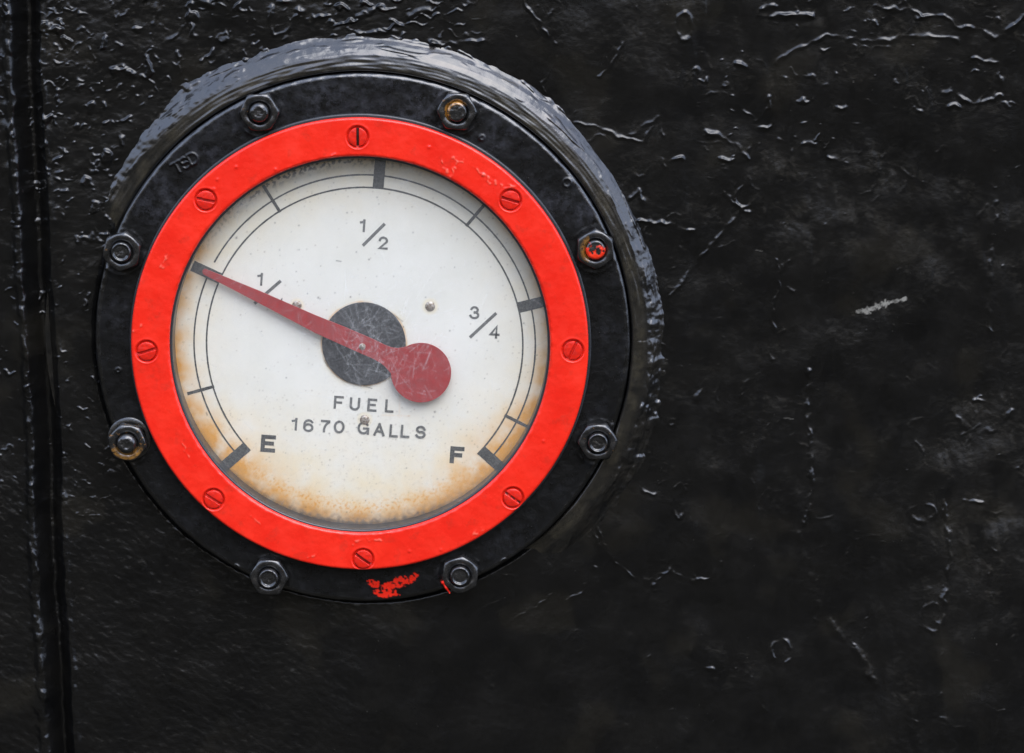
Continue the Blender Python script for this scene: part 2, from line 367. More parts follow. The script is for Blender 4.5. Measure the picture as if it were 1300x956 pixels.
for k in range(150):                                      # stray dried drips, hairs and brush ends
    x = r2.uniform(610, 1300); y = r2.uniform(0, 940); a = r2.uniform(0, 6.28); p = [(x, y)]
    for q in range(r2.randint(2, 5)):
        a += r2.uniform(-.9, .9); x += math.cos(a) * r2.uniform(3, 10); y += math.sin(a) * r2.uniform(3, 10); p.append((x, y))
    draw(p, r2.uniform(1.3, 2.2), r2.uniform(.25, .8), 2, k % 37)
chip = np.zeros_like(H)
def paint(arr, pts, width, val, seed=0, wob=2):
    q = np.array(PL(pts)); w3 = width * 3 + 6
    i0, i1 = np.searchsorted(ux, [q[:, 0].min() - w3, q[:, 0].max() + w3]); j0, j1 = np.searchsorted(vz, [q[:, 1].min() - w3, q[:, 1].max() + w3])
    a, b = X[i0:i1, j0:j1], Z[i0:i1, j0:j1]
    d = line_dist(a + noise(a, b, 5, 90 + seed) * wob, b + noise(a, b, 4, 95 + seed) * wob, q)
    arr[i0:i1, j0:j1] = np.maximum(arr[i0:i1, j0:j1], val * (1 - sst(width * .6, width * 1.3, d)))
paint(chip, [(1088, 396), (1105, 392), (1122, 386), (1150, 379)], 1.8, .8); paint(chip, [(1090, 394), (1104, 398)], 1.6, .8, 2); paint(chip, [(1103, 393), (1124, 385)], 3.2, .7, 1, 4)
for k, (x, y, L) in enumerate([(1172, 85, 1), (1083, 103, 1), (995, 531, 12), (655, 45, 1), (1260, 811, 1), (960, 318, 8)]):
    paint(chip, [(x, y), (x + L, y + 1)], .7, .25, k + 4, .5)
dirt = sst(.30, .8, fbm(X, Z, 120, 81, 4)) * .35
dirt[(X > 1e5)] = 0
wall_V = np.stack([X, H, Z], -1).reshape(-1, 3)
wallF = grid_faces(len(ux), len(vz))
wall = mesh_obj('tank_wall', wall_V, wallF, WALL, None, True, {'chip': chip, 'dirt': dirt})
wall['kind'] = 'structure'
wall['label'] = 'glossy black painted steel tank wall with lumps, runs and brush marks behind the gauge'
del wall_V, wallF

# ------------------------------------------------------------------ weld collar round the gauge
FC = P(460.5, 433.5, 22)
def weld_h(Xx, Zz, R, T, Dp):
    n1 = fbm(Xx, Zz, 16, 21, 3); n2 = fbm(np.cos(T) * 60, np.sin(T) * 60, 6, 23, 2)
    ang = np.degrees(T)
    up = .5 + .5 * np.sin(T)
    arc = T * 370
    bead = sst(360, 368, R) * (1 - sst(386, 398, R))
    groove = sst(343, 347, R) * (1 - sst(358, 364, R))
    cT, sT = np.cos(T) * 370, np.sin(T) * 370
    swell = noise(cT, sT, 55, 23) * 1.0 + noise(cT + R * .5, sT, 17, 24) * .5
    streak = sst(.25, .6, noise(arc, R * 5, 40, 25)) * 1.2 + sst(.35, .7, noise(arc, R * 4, 22, 26)) * .6
    h = bead * (swell + streak + n1 * .25)
    h += sst(382, 388, R) * (1 - sst(398, 406, R)) * sst(.0, .6, fbm(Xx, Zz, 24, 22, 2)) * 2.0
    h += groove * (noise(R * 1.0, T * 40, 3.6, 27) * .5 + noise(R * 5.0, T * 370, 26, 28) * .35)
    right = np.exp(-((ang + 6) / 40) ** 2) + np.exp(-((ang - 354) / 40) ** 2)
    h += right * bead * (fbm(Xx, Zz, 22, 29, 3) * 2.8)
    ulq = np.exp(-((ang - 142) / 28) ** 2)
    h += ulq * bead * fbm(Xx, Zz, 16, 33, 2) * 2.2
    q = (ang + 180) % 360 - 180
    fac = sst(-74, -30, q + 5 * np.sin(T * 7)) * (1 - .45 * sst(118, 150, q) - .55 * sst(150, 176, q + 4 * np.sin(T * 19)))
    h = h * fac - (1 - fac) * (Dp + 15)
    return h
wp = dense([(410, -9), (400, -6), (392, -3.5), (386, -.6), (381, 3.2), (376, 8.0), (369, 13.4), (363, 16.6), (360, 17.4), (352, 18.8), (347, 19.8), (344.5, 19.4), (342.6, 17.5), (342.2, 2)], 1.1)
def weld_r(Xx, Zz, R): return sst(344, 347, R) * (1 - sst(356, 364, R)) * (.4 + .6 * sst(-.2, .3, noise(Xx, Zz, 30, 3)))
weld = lathe('weld_collar', wp, FC[0], FC[1], WELD, wall, 2200, weld_h, attrs={'dirt': weld_r})

# ------------------------------------------------------------------ the gauge
gauge = bpy.data.objects.new('fuel_gauge', None); link(gauge)
gauge['label'] = 'round fuel gauge with red bezel ring and white dial, bolted to the black tank wall'
gauge['category'] = 'gauge'
TSD = []
def glyph_pts(ch):
    A = lambda cx, cy, rx, ry, a0, a1, n=12: [(cx + rx * math.cos(math.radians(a0 + (a1 - a0) * i / n)), cy + ry * math.sin(math.radians(a0 + (a1 - a0) * i / n))) for i in range(n + 1)]
    return {
     'F': (.62, [[(0, 0), (0, 1), (.62, 1)], [(.1, .50), (.50, .50)]]),
     'E': (.66, [[(.66, 1), (0, 1), (0, 0), (.66, 0)], [(.1, .52), (.56, .52)]]),
     'L': (.60, [[(0, 1), (0, 0), (.60, 0)]]),
     'U': (.72, [[(0, 1), (0, .33)] + A(.36, .33, .36, .33, 180, 360)[1:] + [(.72, 1)]]),
     '1': (.35, [[(.30, 0), (.30, 1)], [(.30, .97), (.22, .84), (0, .80)]]),
     '6': (.70, [A(.35, .31, .35, .31, 0, 360, 24), [(.0, .31), (.0, .5)] + A(.36, .62, .36, .38, 180, 35)]),
     '7': (.68, [[(0, 1), (.68, 1)] + A(.9, .1, .66, .85, 110, 185)]),
     '0': (.74, [A(.37, .5, .37, .5, 0, 360, 28)]),
     'G': (.88, [A(.44, .5, .44, .5, 40, 335, 24) + [(.86, .46)], [(.5, .46), (.88, .46)], [(.86, .46), (.87, 0)]]),
     'A': (.84, [[(0, 0), (.42, 1)], [(.42, 1), (.84, 0)], [(.15, .33), (.69, .33)]]),
     'S': (.76, [[(.72, .76)] + A(.38, .745, .33, .255, 20, 250, 14) + A(.38, .27, .37, .27, 75, -160, 16)]),
     '2': (.66, [[(.0, .74)] + A(.33, .71, .33, .29, 165, -25, 14) + [(.02, 0), (.68, 0)]]),
     '3': (.66, [A(.31, .75, .27, .25, 165, -85, 14) , A(.32, .27, .33, .27, 85, -165, 16)]),
     '4': (.70, [[(.5, 0), (.5, 1), (0, .27), (.7, .27)]]),
     'T': (.8, [[(0, 1), (.8, 1)], [(.4, 1), (.4, 0)]]),
     'D': (.75, [[(0, 0), (0, 1), (.3, 1)] + A(.3, .5, .42, .5, 90, -90, 14) + [(0, 0)]]),
    }[ch]
def word(items, h, rot=0.0, sw=None):
    """items: [(char, px, py, wscale)] with px,py the photograph centre of each glyph; gives polylines in photo coordinates"""
    res = []
    c, s = math.cos(math.radians(rot)), math.sin(math.radians(rot))
    for ch, px, py, ws in items:
        wd, st = glyph_pts(ch)
        for l in st:
            q = []
            for x, y in l:
                gx = (x - wd / 2) * h * ws; gy = (y - .5) * h
                q.append((px + gx * c - gy * s, py - (gx * s + gy * c)))
            res.append(q)
    return res
tsd_lines = [PL(q, 23) for q in word([('T', 225, 213, 1.1), ('S', 235, 207, 1.0), ('D', 245, 201, 1.1)], 14, 30)]

# flange: a disc standing 22 u off the wall
FR = 341
def flange_h(Xx, Zz, R, T, Dp):
    front = sst(20, 21.5, Dp)
    h = fbm(Xx, Zz, 60, 51, 3) * .5 + fbm(Xx, Zz, 9, 53, 3) * .16
    d = np.full(Xx.shape, 50.0)
    c0 = P(235, 207, 22); msk = np.hypot(Xx - c0[0], Zz - c0[1]) < 30
    for l in tsd_lines: d[msk] = np.minimum(d[msk], line_dist(Xx[msk], Zz[msk], l))
    h = h + 1.6 * np.exp(-(d / 1.3) ** 2)
    for (bx, by) in BOLTS:                              # paint pooled round each nut
        c = P(bx, by, 22); rr = np.hypot(Xx - c[0], Zz - c[1]); h = h + .9 * np.exp(-((rr - 29) / 2.5) ** 2) * (.5 + noise(Xx, Zz, 12, 55))
    for (qx, qy, rr0) in [(697, 676, 3.5), (641, 714, 4.5), (300, 720, 3), (612, 175, 3), (150, 470, 2.5), (720, 232, 5)]:
        c = P(qx, qy, 22); rr = np.hypot(Xx - c[0], Zz - c[1]); h = h + 1.2 * np.exp(-((rr - rr0) / 1.4) ** 2)
    edge = sst(330, 340, R); h = h + edge * noise(np.cos(T) * 341, np.sin(T) * 341, 14, 57) * .8
    return h * front
BOLTS = [(329, 143), (580, 142), (756, 317), (759, 562), (584, 731), (341, 734), (161, 563), (154, 320)]
def redp(Xx, Zz, R):
    v = 0
    for (qx, qy, a, b, ro) in [(503, 741, 32, 8, 22), (490, 752, 17, 8, 0), (476, 741, 11, 6, -20)]:
        c = P(qx, qy, 22); dx, dz = Xx - c[0], Zz - c[1]; k = math.radians(ro)
        e = ((dx * math.cos(k) + dz * math.sin(k)) / a) ** 2 + ((-dx * math.sin(k) + dz * math.cos(k)) / b) ** 2
        v = np.maximum(v, 1 - sst(.2, 1.6, e))
    n = fbm(Xx, Zz, 9, 61, 2) * .5 + fbm(Xx, Zz, 4, 67, 2) * .75; return sst(.40, .62, v * .70 + n * .6) * .92 * sst(.02, .1, v)
def fdust(Xx, Zz, R):
    a = np.clip(.25 + fbm(Xx, Zz, 60, 63, 3), 0, 1)
    return np.clip(a * (.35 + .65 * sst(-40, 200, Zz)) + .5 * np.exp(-(((Xx + 30) / 120) ** 2 + ((Zz - 300) / 40) ** 2)), 0, 1)
fp = dense([(FR, -2), (FR, 15.6)] + arcp(FR - 6, 16, 6, 0, 90, 8), 1.2) + dense([(FR - 6.6, 22), (283, 22)], 1.15)
fl = lathe('flange', fp, FC[0], FC[1], FLANGE, gauge, 1900, flange_h, attrs={'dust': fdust, 'redp': redp, 'edge': lambda a, b, R: sst(333.5, 336, R)})
# housing behind the bezel: outer lip and the deep inner barrel
HC = P(457.6, 438.0, 30)
lathe('housing', dense([(293.5, 20), (293.5, 28.0)] + arcp(291.5, 28.0, 2.0, 0, 90, 4) + [(286, 30)], 1.5), HC[0], HC[1], HOUS, gauge, 512,
      lambda X_, Z_, R, T, Dd: 0.25 * noise(X_, Z_, 10, 65))
lathe('inner_rim', [(247, 35), (240.5, 35.6), (238.8, 35.2), (238.3, 34), (238.3, 1.2), (244, 1.0)], 0, 0, HOUS, gauge, 512)

# bezel ring
SCREWS = [(454, 174, 90, 0), (648, 254, -17, 1), (727, 445, 64, 2), (651, 632, -36, 3), (461, 710, -36, 4), (271, 634, -33, 5), (186, 446, 17, 6), (261, 254, -12, 7)]
SC = [P(a, b, 40) for a, b, _, _ in SCREWS]
NICK = [PL(p, 40) for p in ([(352, 225), (365, 221), (378, 217)], [(560, 205), (572, 225), (580, 205)], [(603, 212), (612, 220), (622, 232)], [(575, 200), (590, 206)], [(718, 300), (728, 290), (734, 285)],
     [(170, 422), (180, 415)], [(449, 689), (470, 685), (485, 686)], [(600, 680), (612, 672)], [(205, 340), (212, 322)], [(230, 560), (240, 580)], [(318, 655), (330, 665)], [(380, 712), (400, 705)], [(618, 225), (640, 238), (660, 235)])]
def ring_h(Xx, Zz, R, T, Dp):
    front = sst(37, 39.5, Dp)
    h = fbm(Xx, Zz, 40, 71, 2) * .35 + fbm(Xx, Zz, 8, 73, 2) * .12
    for c in SC:
        rr = np.hypot(Xx - c[0], Zz - c[1]); h = h - 7 * (1 - sst(10.5, 12.2, rr))
        h = h - 4.5 * np.exp(-((rr - 12.9) / 1.0) ** 2) + .35 * np.exp(-((rr - 15.5) / 1.5) ** 2)
    for k, l in enumerate(NICK):
        d = line_dist(Xx + noise(Xx, Zz, 6, k) * 3, Zz + noise(Xx, Zz, 6, k + 5) * 3, l)
        h = h + .8 * np.exp(-(d / 1.3) ** 2) * np.clip(.6 + noise(Xx, Zz, 5, 75), 0, 1)
    for (qx, qy) in [(422, 198), (425, 196), (613, 222), (545, 187), (193, 630), (300, 212), (350, 215), (262, 300), (520, 700), (615, 690), (560, 698), (690, 560), (272, 240), (276, 228)]:
        c = P(qx, qy, 40); rr = np.hypot(Xx - c[0], Zz - c[1]); h = h + .9 * np.exp(-(rr / 2.0) ** 2)
    h = h + (1 - sst(241, 247, R)) * noise(np.cos(T) * 240, np.sin(T) * 240, 9, 77) * .9
    return h * front
def wear(Xx, Zz, R):
    n = fbm(Xx, Zz, 22, 79, 4); v = sst(.42, .75, n) * .5
    e = (1 - sst(241, 243.5, R)) * sst(.1, .5, noise(Xx, Zz, 10, 80)) * sst(0, 80, Zz)
    for (qx, qy, s) in [(195, 475, 14), (200, 400, 9), (478, 742, 1), (222, 555, 8), (290, 650, 7), (700, 470, 8)]:
        c = P(qx, qy, 40); v = v + .5 * np.exp(-(((Xx - c[0]) / s) ** 2 + ((Zz - c[1]) / (s * 1.5)) ** 2)) * np.clip(.5 + fbm(Xx, Zz, 7, 83, 2) * 1.5, 0, 1)
    return np.clip(np.maximum(v * .6, e), 0, 1) * .8
def pale(Xx, Zz, R):
    v = np.zeros(Xx.shape)
    for k, l in enumerate(NICK):
        d = line_dist(Xx + noise(Xx, Zz, 6, k) * 3, Zz + noise(Xx, Zz, 6, k + 5) * 3, l)
        v = np.maximum(v, .55 * (1 - sst(.5, 1.6, d)) * sst(-.3, .2, noise(Xx, Zz, 5, 75)))
    return v
rp = [(290, 28), (290, 36.6)] + arcp(286.6, 36.6, 3.4, 0, 90, 6) + dense([(286, 40), (246.2, 40)], 1.0) + arcp(245.4, 35.8, 4.2, 90, 180, 8) + [(241.2, 34.5), (243.0, 33.5)]
ring = lathe('bezel_ring', rp, 0, 0, REDM, gauge, 1700, ring_h, attrs={'wear': wear, 'pale': pale})
for k, ((px, py, ang, i), c) in enumerate(zip(SCREWS, SC)):
    n = 40; tt = np.linspace(0, 2 * np.pi, 130, endpoint=False); R = np.linspace(12.3, 0, n)
    Xs = np.cos(tt)[:, None] * R; Zs = np.sin(tt)[:, None] * R
    RR = np.broadcast_to(R, Xs.shape); a = math.radians(ang)
    pd = np.abs(-Xs * math.sin(a) + Zs * math.cos(a)); dep = 40.9 - .9 * (RR / 12.3) ** 3 + .2 * fbm(Xs + i * 50, Zs, 6, 3, 2)
    dep = dep - 2.0 * (1 - sst(11.6, 12.3, RR)) * 0 - sst(11.2, 12.3, RR) * 3.0
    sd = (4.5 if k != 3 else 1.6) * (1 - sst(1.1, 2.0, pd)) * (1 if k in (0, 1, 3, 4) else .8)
    dep = dep - sd
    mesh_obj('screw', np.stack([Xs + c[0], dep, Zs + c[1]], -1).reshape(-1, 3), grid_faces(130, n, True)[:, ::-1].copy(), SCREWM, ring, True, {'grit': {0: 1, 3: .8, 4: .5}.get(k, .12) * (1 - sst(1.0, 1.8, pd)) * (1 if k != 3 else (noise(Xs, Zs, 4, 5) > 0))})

# dial plate
DC = P(463, 438, 2)
st = 1.0
gx = np.arange(-247, 247.1, st); Xd, Zd = np.meshgrid(gx, gx, indexing='ij')
Rd = np.hypot(Xd, Zd); keepm = Rd <= 246.5
inside = (Rd[:-1, :-1] < 246) & (Rd[1:, 1:] < 246) & (Rd[1:, :-1] < 246) & (Rd[:-1, 1:] < 246)
Ro = 238 - Rd                                              # distance in from the rim
th = np.degrees(np.arctan2(Zd, Xd))                        # 0 = right, 90 = top
def lobe(c, w): q = (th - c + 180) % 360 - 180; return np.exp(-(q / w) ** 2)
bot = lobe(-93, 42); bl = lobe(-135, 25); br = lobe(-42, 28); lf = lobe(175, 40); rr_ = lobe(10, 30); tp = lobe(100, 50)
nn = fbm(Xd, Zd, 30, 2, 4); nf = fbm(Xd, Zd, 6, 8, 3)
wid = 16 + 62 * bot + 36 * bl + 44 * br + 30 * lf + 26 * rr_ + 34 * tp
yellow = np.clip(np.exp(-(np.maximum(Ro, 0) / wid) ** 1.3) * (.55 + .2 * tp + .4 * bot + .25 * bl + .3 * br) * (1 + nn * .5), 0, 1)
rw = 5 + 13 * bot + 15 * bl + 20 * br + 8 * lf + 5 * rr_
rust = np.clip(np.exp(-(np.maximum(Ro, 0) / rw) ** 1.4) * (.4 + .5 * bot + .7 * bl + .8 * br + .3 * lf) * (1 + .7 * nn) + bot * np.exp(-((Ro - 22) / 9) ** 2) * sst(.0, .5, fbm(Xd, Zd, 4, 9, 2)) * .5, 0, 1)
for (px, py, r0) in [(546, 389, 8), (377, 388, 7), (463, 533, 8)]:
    c = P(px, py, 2); q = np.hypot(Xd + 0 - c[0], Zd - c[1]); yellow = np.maximum(yellow, .55 * np.exp(-((q - r0) / 2.5) ** 2))
cH = P(462, 436.5, 4); qh = np.hypot(Xd - cH[0], Zd - cH[1]); yellow = np.maximum(yellow, .45 * np.exp(-(np.maximum(qh - 53, 0) / 6) ** 1.2) * (.7 + nn))
rust = np.maximum(rust, .6 * np.exp(-((qh - 54.4) / 1.1) ** 2) * np.clip(.6 + nn, 0, 1))
grime = np.clip(np.exp(-(np.maximum(Ro - 2, 0) / 9) ** 1.5) * bot * (1.0 + .6 * nf) * .85, 0, 1)
grime = np.maximum(grime, .10 * sst(.35, .7, nf) * bot)
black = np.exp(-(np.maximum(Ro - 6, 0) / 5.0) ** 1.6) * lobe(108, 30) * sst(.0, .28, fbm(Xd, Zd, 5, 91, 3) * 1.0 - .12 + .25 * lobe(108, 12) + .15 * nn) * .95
black = np.maximum(black, np.exp(-(np.maximum(Ro - 1, 0) / 2.2) ** 2) * lobe(-95, 45) * .6)  # contact shadow under the bottom rim, put into the dial colour
r3 = np.random.RandomState(3)
def speck(arr, x, z, r, v):
    i, j = int(round((x + 247) / st)), int(round((z + 247) / st)); k = int(r / st) + 2
    i0, i1, j0, j1 = max(i - k, 0), min(i + k + 1, len(gx)), max(j - k, 0), min(j + k + 1, len(gx))
    if i0 >= i1 or j0 >= j1: return
    d = np.hypot(Xd[i0:i1, j0:j1] - x, Zd[i0:i1, j0:j1] - z); arr[i0:i1, j0:j1] = np.maximum(arr[i0:i1, j0:j1], v * np.exp(-(d / r) ** 2))
for k in range(1500):
    a = r3.rand() * 6.283; r = 238 * math.sqrt(r3.rand()); x, z = r * math.cos(a), r * math.sin(a)
    p = .25 + .75 * (z < -60) + .4 * (r > 190)
    if r3.rand() < p: speck(grime, x, z, r3.uniform(.5, 1.0), r3.uniform(.15, .6))
for k in range(75):
    a = r3.rand() * 6.283; r = 236 * math.sqrt(r3.rand()); speck(black, r * math.cos(a), r * math.sin(a), r3.uniform(.6, 1.1), r3.uniform(.4, .85))
for (px, py, r) in [(531, 651, 2), (662, 558, 2), (404, 378, 1.2), (445, 377, 1.2), (300, 302, 1.3), (552, 523, 1.4), (585, 632, 1.3), (253, 486, 1), (571, 420, 1)]:
    c = P(px, py, 2); speck(black, c[0], c[1], r, .8)
for (px0, py0, px1, py1) in [(427, 331, 433, 332), (262, 524, 263, 527), (496, 397, 511, 408), (412, 458, 416, 465), (440, 484, 458, 490), (462, 490, 472, 493)]:
    for q in np.linspace(0, 1, 14):
        c = P(px0 + (px1 - px0) * q, py0 + (py1 - py0) * q, 2); speck(black, c[0], c[1], .75, .75)
for (px0, py0, px1, py1) in [(238, 365, 233, 376), (520, 528, 484, 527), (508, 470, 507, 530)]:
    for q in np.linspace(0, 1, 26):
        c = P(px0 + (px1 - px0) * q, py0 + (py1 - py0) * q, 2); speck(rust, c[0], c[1], 1.0, r3.uniform(.05, .35))
Vd = np.stack([Xd, np.full_like(Xd, 2.0) + 0.0, Zd], -1).reshape(-1, 3)
dial = mesh_obj('dial_plate', Vd, grid_faces(len(gx), len(gx), keep=inside), DIAL, gauge, True, {'yellow': yellow, 'rust': rust, 'grime': grime, 'black': black})
# loose dirt packed in the corner over the dial top
def ribbon(lines, width, depth, name, mat, parent, rag=0.0, cap=0.0):
    V, F = [], []
    for li, l in enumerate(lines):
        l = np.array(l); base = len(V); closed = np.hypot(*(l[0] - l[-1])) < .2 and len(l) > 6
        for i, p in enumerate(l):
            if closed: a = l[i] - l[i - 1] if i > 0 else l[0] - l[-2]; b = l[i + 1] - l[i] if i < len(l) - 1 else l[1] - l[0]
            else: a = l[i] - l[i - 1] if i > 0 else l[1] - l[0]; b = l[i + 1] - l[i] if i < len(l) - 1 else l[-1] - l[-2]
            a = a / (np.hypot(*a) + 1e-9); b = b / (np.hypot(*b) + 1e-9); t = a + b; t = t / (np.hypot(*t) + 1e-9)
            nrm = np.array([-t[1], t[0]]); k = 1 / max(.5, nrm @ np.array([-a[1], a[0]]))
            e = 0 if closed or 0 < i < len(l) - 1 else (-t if i == 0 else t) * cap
            p = p + e
            ww = width / 2 * k * (1 + rag * random.uniform(-1, 1))
            for s in (-1, 1): V.append((p[0] + nrm[0] * ww * s, depth + li * .05, p[1] + nrm[1] * ww * s))
        for i in range(len(l) - 1): F.append((base + 2 * i, base + 2 * i + 2, base + 2 * i + 3, base + 2 * i + 1))
    # turn every face towards the viewer
    G = []
    for f in F:
        a, b, c_ = (np.array(V[q]) for q in f[:3])
        n_ = (b[0] - a[0]) * (c_[2] - a[2]) - (b[2] - a[2]) * (c_[0] - a[0])
        G.append(f if n_ > 0 else f[::-1])
    return mesh_obj(name, V, G, mat, parent, False)
PD = 2.25
# scale: angles measured clockwise from straight up
def pol(a, r): return (DC[0] + r * math.sin(math.radians(a)), DC[1] + r * math.cos(math.radians(a)))
for r, a0, a1, gap in ((202.5, -131, 132.5, 0), (218.5, -131, 132.5, 0)):
    segs = [[a0, -64.5], [-64.5, a1]] if r < 210 else [[a0, -65.5], [-60.8, a1]]
    ribbon([[pol(a, r) for a in np.linspace(s0, s1, int((s1 - s0) * 1.2))] for s0, s1 in segs], 2.1, PD, 'scale_line', INK, dial, .10)
for a in (-130.9, -64.9, 5.3, 76.2, 132.6):
    ribbon([[pol(a, r) for r in np.linspace(201.5, 241.5, 24)]], 14.0, PD + .12, 'tick_mark', INK, dial, .02)
for a, r1 in ((-105.5, 237), (-31.8, 241), (40.4, 241), (117, 236)):
    ribbon([[pol(a, r) for r in np.linspace(201, r1, 16)]], 4.0, PD + .12, 'tick_mark', INK, dial, .06)
def text(items, h, rot, width, mat, name='lettering', label=None, lines=None):
    ls = [PL(q, PD) for q in word(items, h, rot)] + ([PL(q, PD) for q in lines] if lines else [])
    o = ribbon(ls, width, PD, name, mat, dial, .05 if width < 4 else .02, width * .48)
    if label: o['label'] = label
    return o
R0 = -4.0
text([('F', 430, 511, 1.1), ('U', 450.5, 513, 1.05), ('E', 472.5, 514.3, 1.0), ('L', 494.5, 515.5, 1.0)], 13.6, R0, 3.1, INKG, label='grey printed word FUEL')
text([('1', 374, 538.5, 1.1), ('6', 391.6, 540.3, 1.1), ('7', 413, 541.3, 1.0), ('0', 430.6, 542, 1.1), ('G', 461.5, 543.3, 1.05), ('A', 481.5, 545.3, 1.0), ('L', 500, 547, 1.0), ('L', 514.5, 547.5, 1.05), ('S', 534, 548.5, 1.05)], 13.4, R0, 3.0, INKG, label='grey printed capacity 1670 GALLS')
text([('1', 460.5, 286.5, 1.0), ('2', 486.5, 308.5, 1.0)], 13.6, R0, 2.9, INKG, label='printed fraction 1/2')
ribbon([PL([(460.5, 312), (488.5, 284)], PD)], 4.0, PD, 'fraction_bar', INKG, dial)
text([('3', 602.5, 397, 1.1), ('4', 628, 421.5, 1.05)], 13.8, R0, 2.9, INKG, label='printed fraction 3/4')
ribbon([PL([(596.5, 428.5), (630, 397.5)], PD)], 4.0, PD, 'fraction_bar', INKG, dial)
text([('1', 330.3, 354.5, 1.0), ('4', 355, 387, 1.0)], 13.6, R0, 2.9, INKG, label='printed fraction 1/4 half hidden by the pointer')
ribbon([PL([(323, 385.5), (356.5, 356.5)], PD)], 4.0, PD, 'fraction_bar', INKG, dial)
text([('E', 340.5, 563.2, 1.22)], 16.8, R0, 5.4, INK, label='bold printed letter E')
text([('F', 580.3, 577.8, 1.25)], 16.2, R0, 5.6, INK, label='bold printed letter F')
for k, (px, py, r) in enumerate([(546, 389, 6.3), (377, 387.5, 6.0), (463, 533, 6.2)]):
    c = P(px, py, 3)
    lathe('dial_screw', arcp(0, 0.5, 1, 0, 90, 1)[:0] + [(r, 1.8), (r, 2.8), (r * .8, 3.6), (r * .45, 4.1), (r * .15, 4.2), (.01, 4.2)], c[0], c[1], TARN, dial, 32,
          lambda X_, Z_, R, T, Dd: .25 * noise(X_, Z_, 3, 7))
hub = lathe('hub_disc', [(53.6, 1.8), (53.6, 4.4)] + [(53.1, 4.8)] + [(x, 4.8) for x in np.linspace(52, .01, 60)], cH[0], cH[1], HUB, dial, 260,
      lambda X_, Z_, R, T, Dd: sst(4.5, 4.8, Dd) * (.35 * fbm(X_, Z_, 14, 97, 3) + 1.0 * np.exp(-((np.hypot(X_ - cH[0] - 5, Z_ - cH[1] - 14) - 9) / 1.8) ** 2)))
# pointer: tapered flat blade with a disc tail
PT = 12.0
def Q(x, y): return P(x, y, PT)
up_e = [(261, 341.3), (290, 353.0), (330, 369.4), (400, 399.8), (440, 416), (475, 431), (488, 437.5), (497, 441), (505, 442), (513, 440.5)]
lo_e = [(493, 470), (489, 465.5), (483, 460.5), (474, 455.5), (440, 440.5), (400, 422.5), (330, 385.4), (290, 364.5), (259, 348.5), (257, 346), (257.2, 343), (259, 341.5)]
bc = (534.5, 473.0); br_ = 38.3
a0 = math.degrees(math.atan2(-(440.5 - bc[1]), 513 - bc[0])); a1 = math.degrees(math.atan2(-(470 - bc[1]), 493 - bc[0])) - 360
ball = [(bc[0] + br_ * math.cos(math.radians(a)), bc[1] - br_ * .988 * math.sin(math.radians(a))) for a in np.linspace(a0, a1, 60)[1:-1]]
outl = [Q(*p) for p in up_e + ball + lo_e]
import bmesh
bm = bmesh.new()
front = [bm.verts.new((p[0] * S, -(PT + 1.2) * S, p[1] * S)) for p in outl]
f = bm.faces.new(front); f.normal_update()
if f.normal.y > 0: f.normal_flip()
bmesh.ops.triangulate(bm, faces=[f])
r = bmesh.ops.extrude_face_region(bm, geom=list(bm.faces))
bmesh.ops.translate(bm, verts=[v for v in r['geom'] if isinstance(v, bmesh.types.BMVert)], vec=(0, 2.4 * S, 0))
bmesh.ops.recalc_face_normals(bm, faces=list(bm.faces))
me = bpy.data.meshes.new('pointer'); bm.to_mesh(me); bm.free(); me.materials.append(POINT)
pointer = link(bpy.data.objects.new('pointer', me), gauge)
bv = pointer.modifiers.new('b', 'BEVEL'); bv.width = .5 * S; bv.segments = 2; bv.limit_method = 'ANGLE'
c = P(460, 440, PT + 1)
lathe('pivot', [(4.2, PT - 8), (4.2, PT + 1.6), (3.4, PT + 2.2), (.01, PT + 2.3)], c[0], c[1], TARN, pointer, 32)

# glass pane with dust and scratches
gx2 = np.arange(-240, 240.1, 1.0); Xg, Zg = np.meshgrid(gx2, gx2, indexing='ij'); Rg = np.hypot(Xg, Zg)
ins = (np.maximum.reduce([Rg[:-1, :-1], Rg[1:, 1:], Rg[1:, :-1], Rg[:-1, 1:]]) < 239.6)
dust = .036 + .02 * fbm(Xg, Zg, 80, 5, 3)
def gline(x0, z0, x1, z1, w_, v):
    i0, i1 = np.searchsorted(gx2, [min(x0, x1) - 4, max(x0, x1) + 4]); j0, j1 = np.searchsorted(gx2, [min(z0, z1) - 4, max(z0, z1) + 4])
    if i1 - i0 < 2 or j1 - j0 < 2: return
    d = seg_dist(Xg[i0:i1, j0:j1], Zg[i0:i1, j0:j1], np.array([x0, z0]), np.array([x1, z1]))
    dust[i0:i1, j0:j1] += v * np.exp(-(d / w_) ** 2)
for k in range(900):
    if k < 520: x, z = r3.normal(cH[0] + 25, 45), r3.normal(cH[1] - 5, 40)
    else: x, z = r3.uniform(-230, 230), r3.uniform(-230, 230)
    a = r3.choice([1.2, 1.75, .3, 2.5]) + r3.normal(0, .5); L = r3.exponential(9) + 2
    gline(x, z, x + L * math.cos(a), z + L * math.sin(a), .6, r3.uniform(.02, .10))
for (x0, y0, x1, y1) in [(546, 446, 537, 470), (546, 448, 541, 462), (527, 455, 524, 480), (530, 498, 540, 501), (545, 497, 552, 496), (505, 478, 502, 492)]:
    a_, b_ = P(x0, y0, 31), P(x1, y1, 31); gline(a_[0], a_[1], b_[0], b_[1], .8, .10)
Vg = np.stack([Xg, np.full_like(Xg, 31.0), Zg], -1).reshape(-1, 3)
mesh_obj('glass_pane', Vg, grid_faces(len(gx2), len(gx2), keep=ins), GLASS, gauge, True, {'dust': np.clip(dust, 0, .5)})

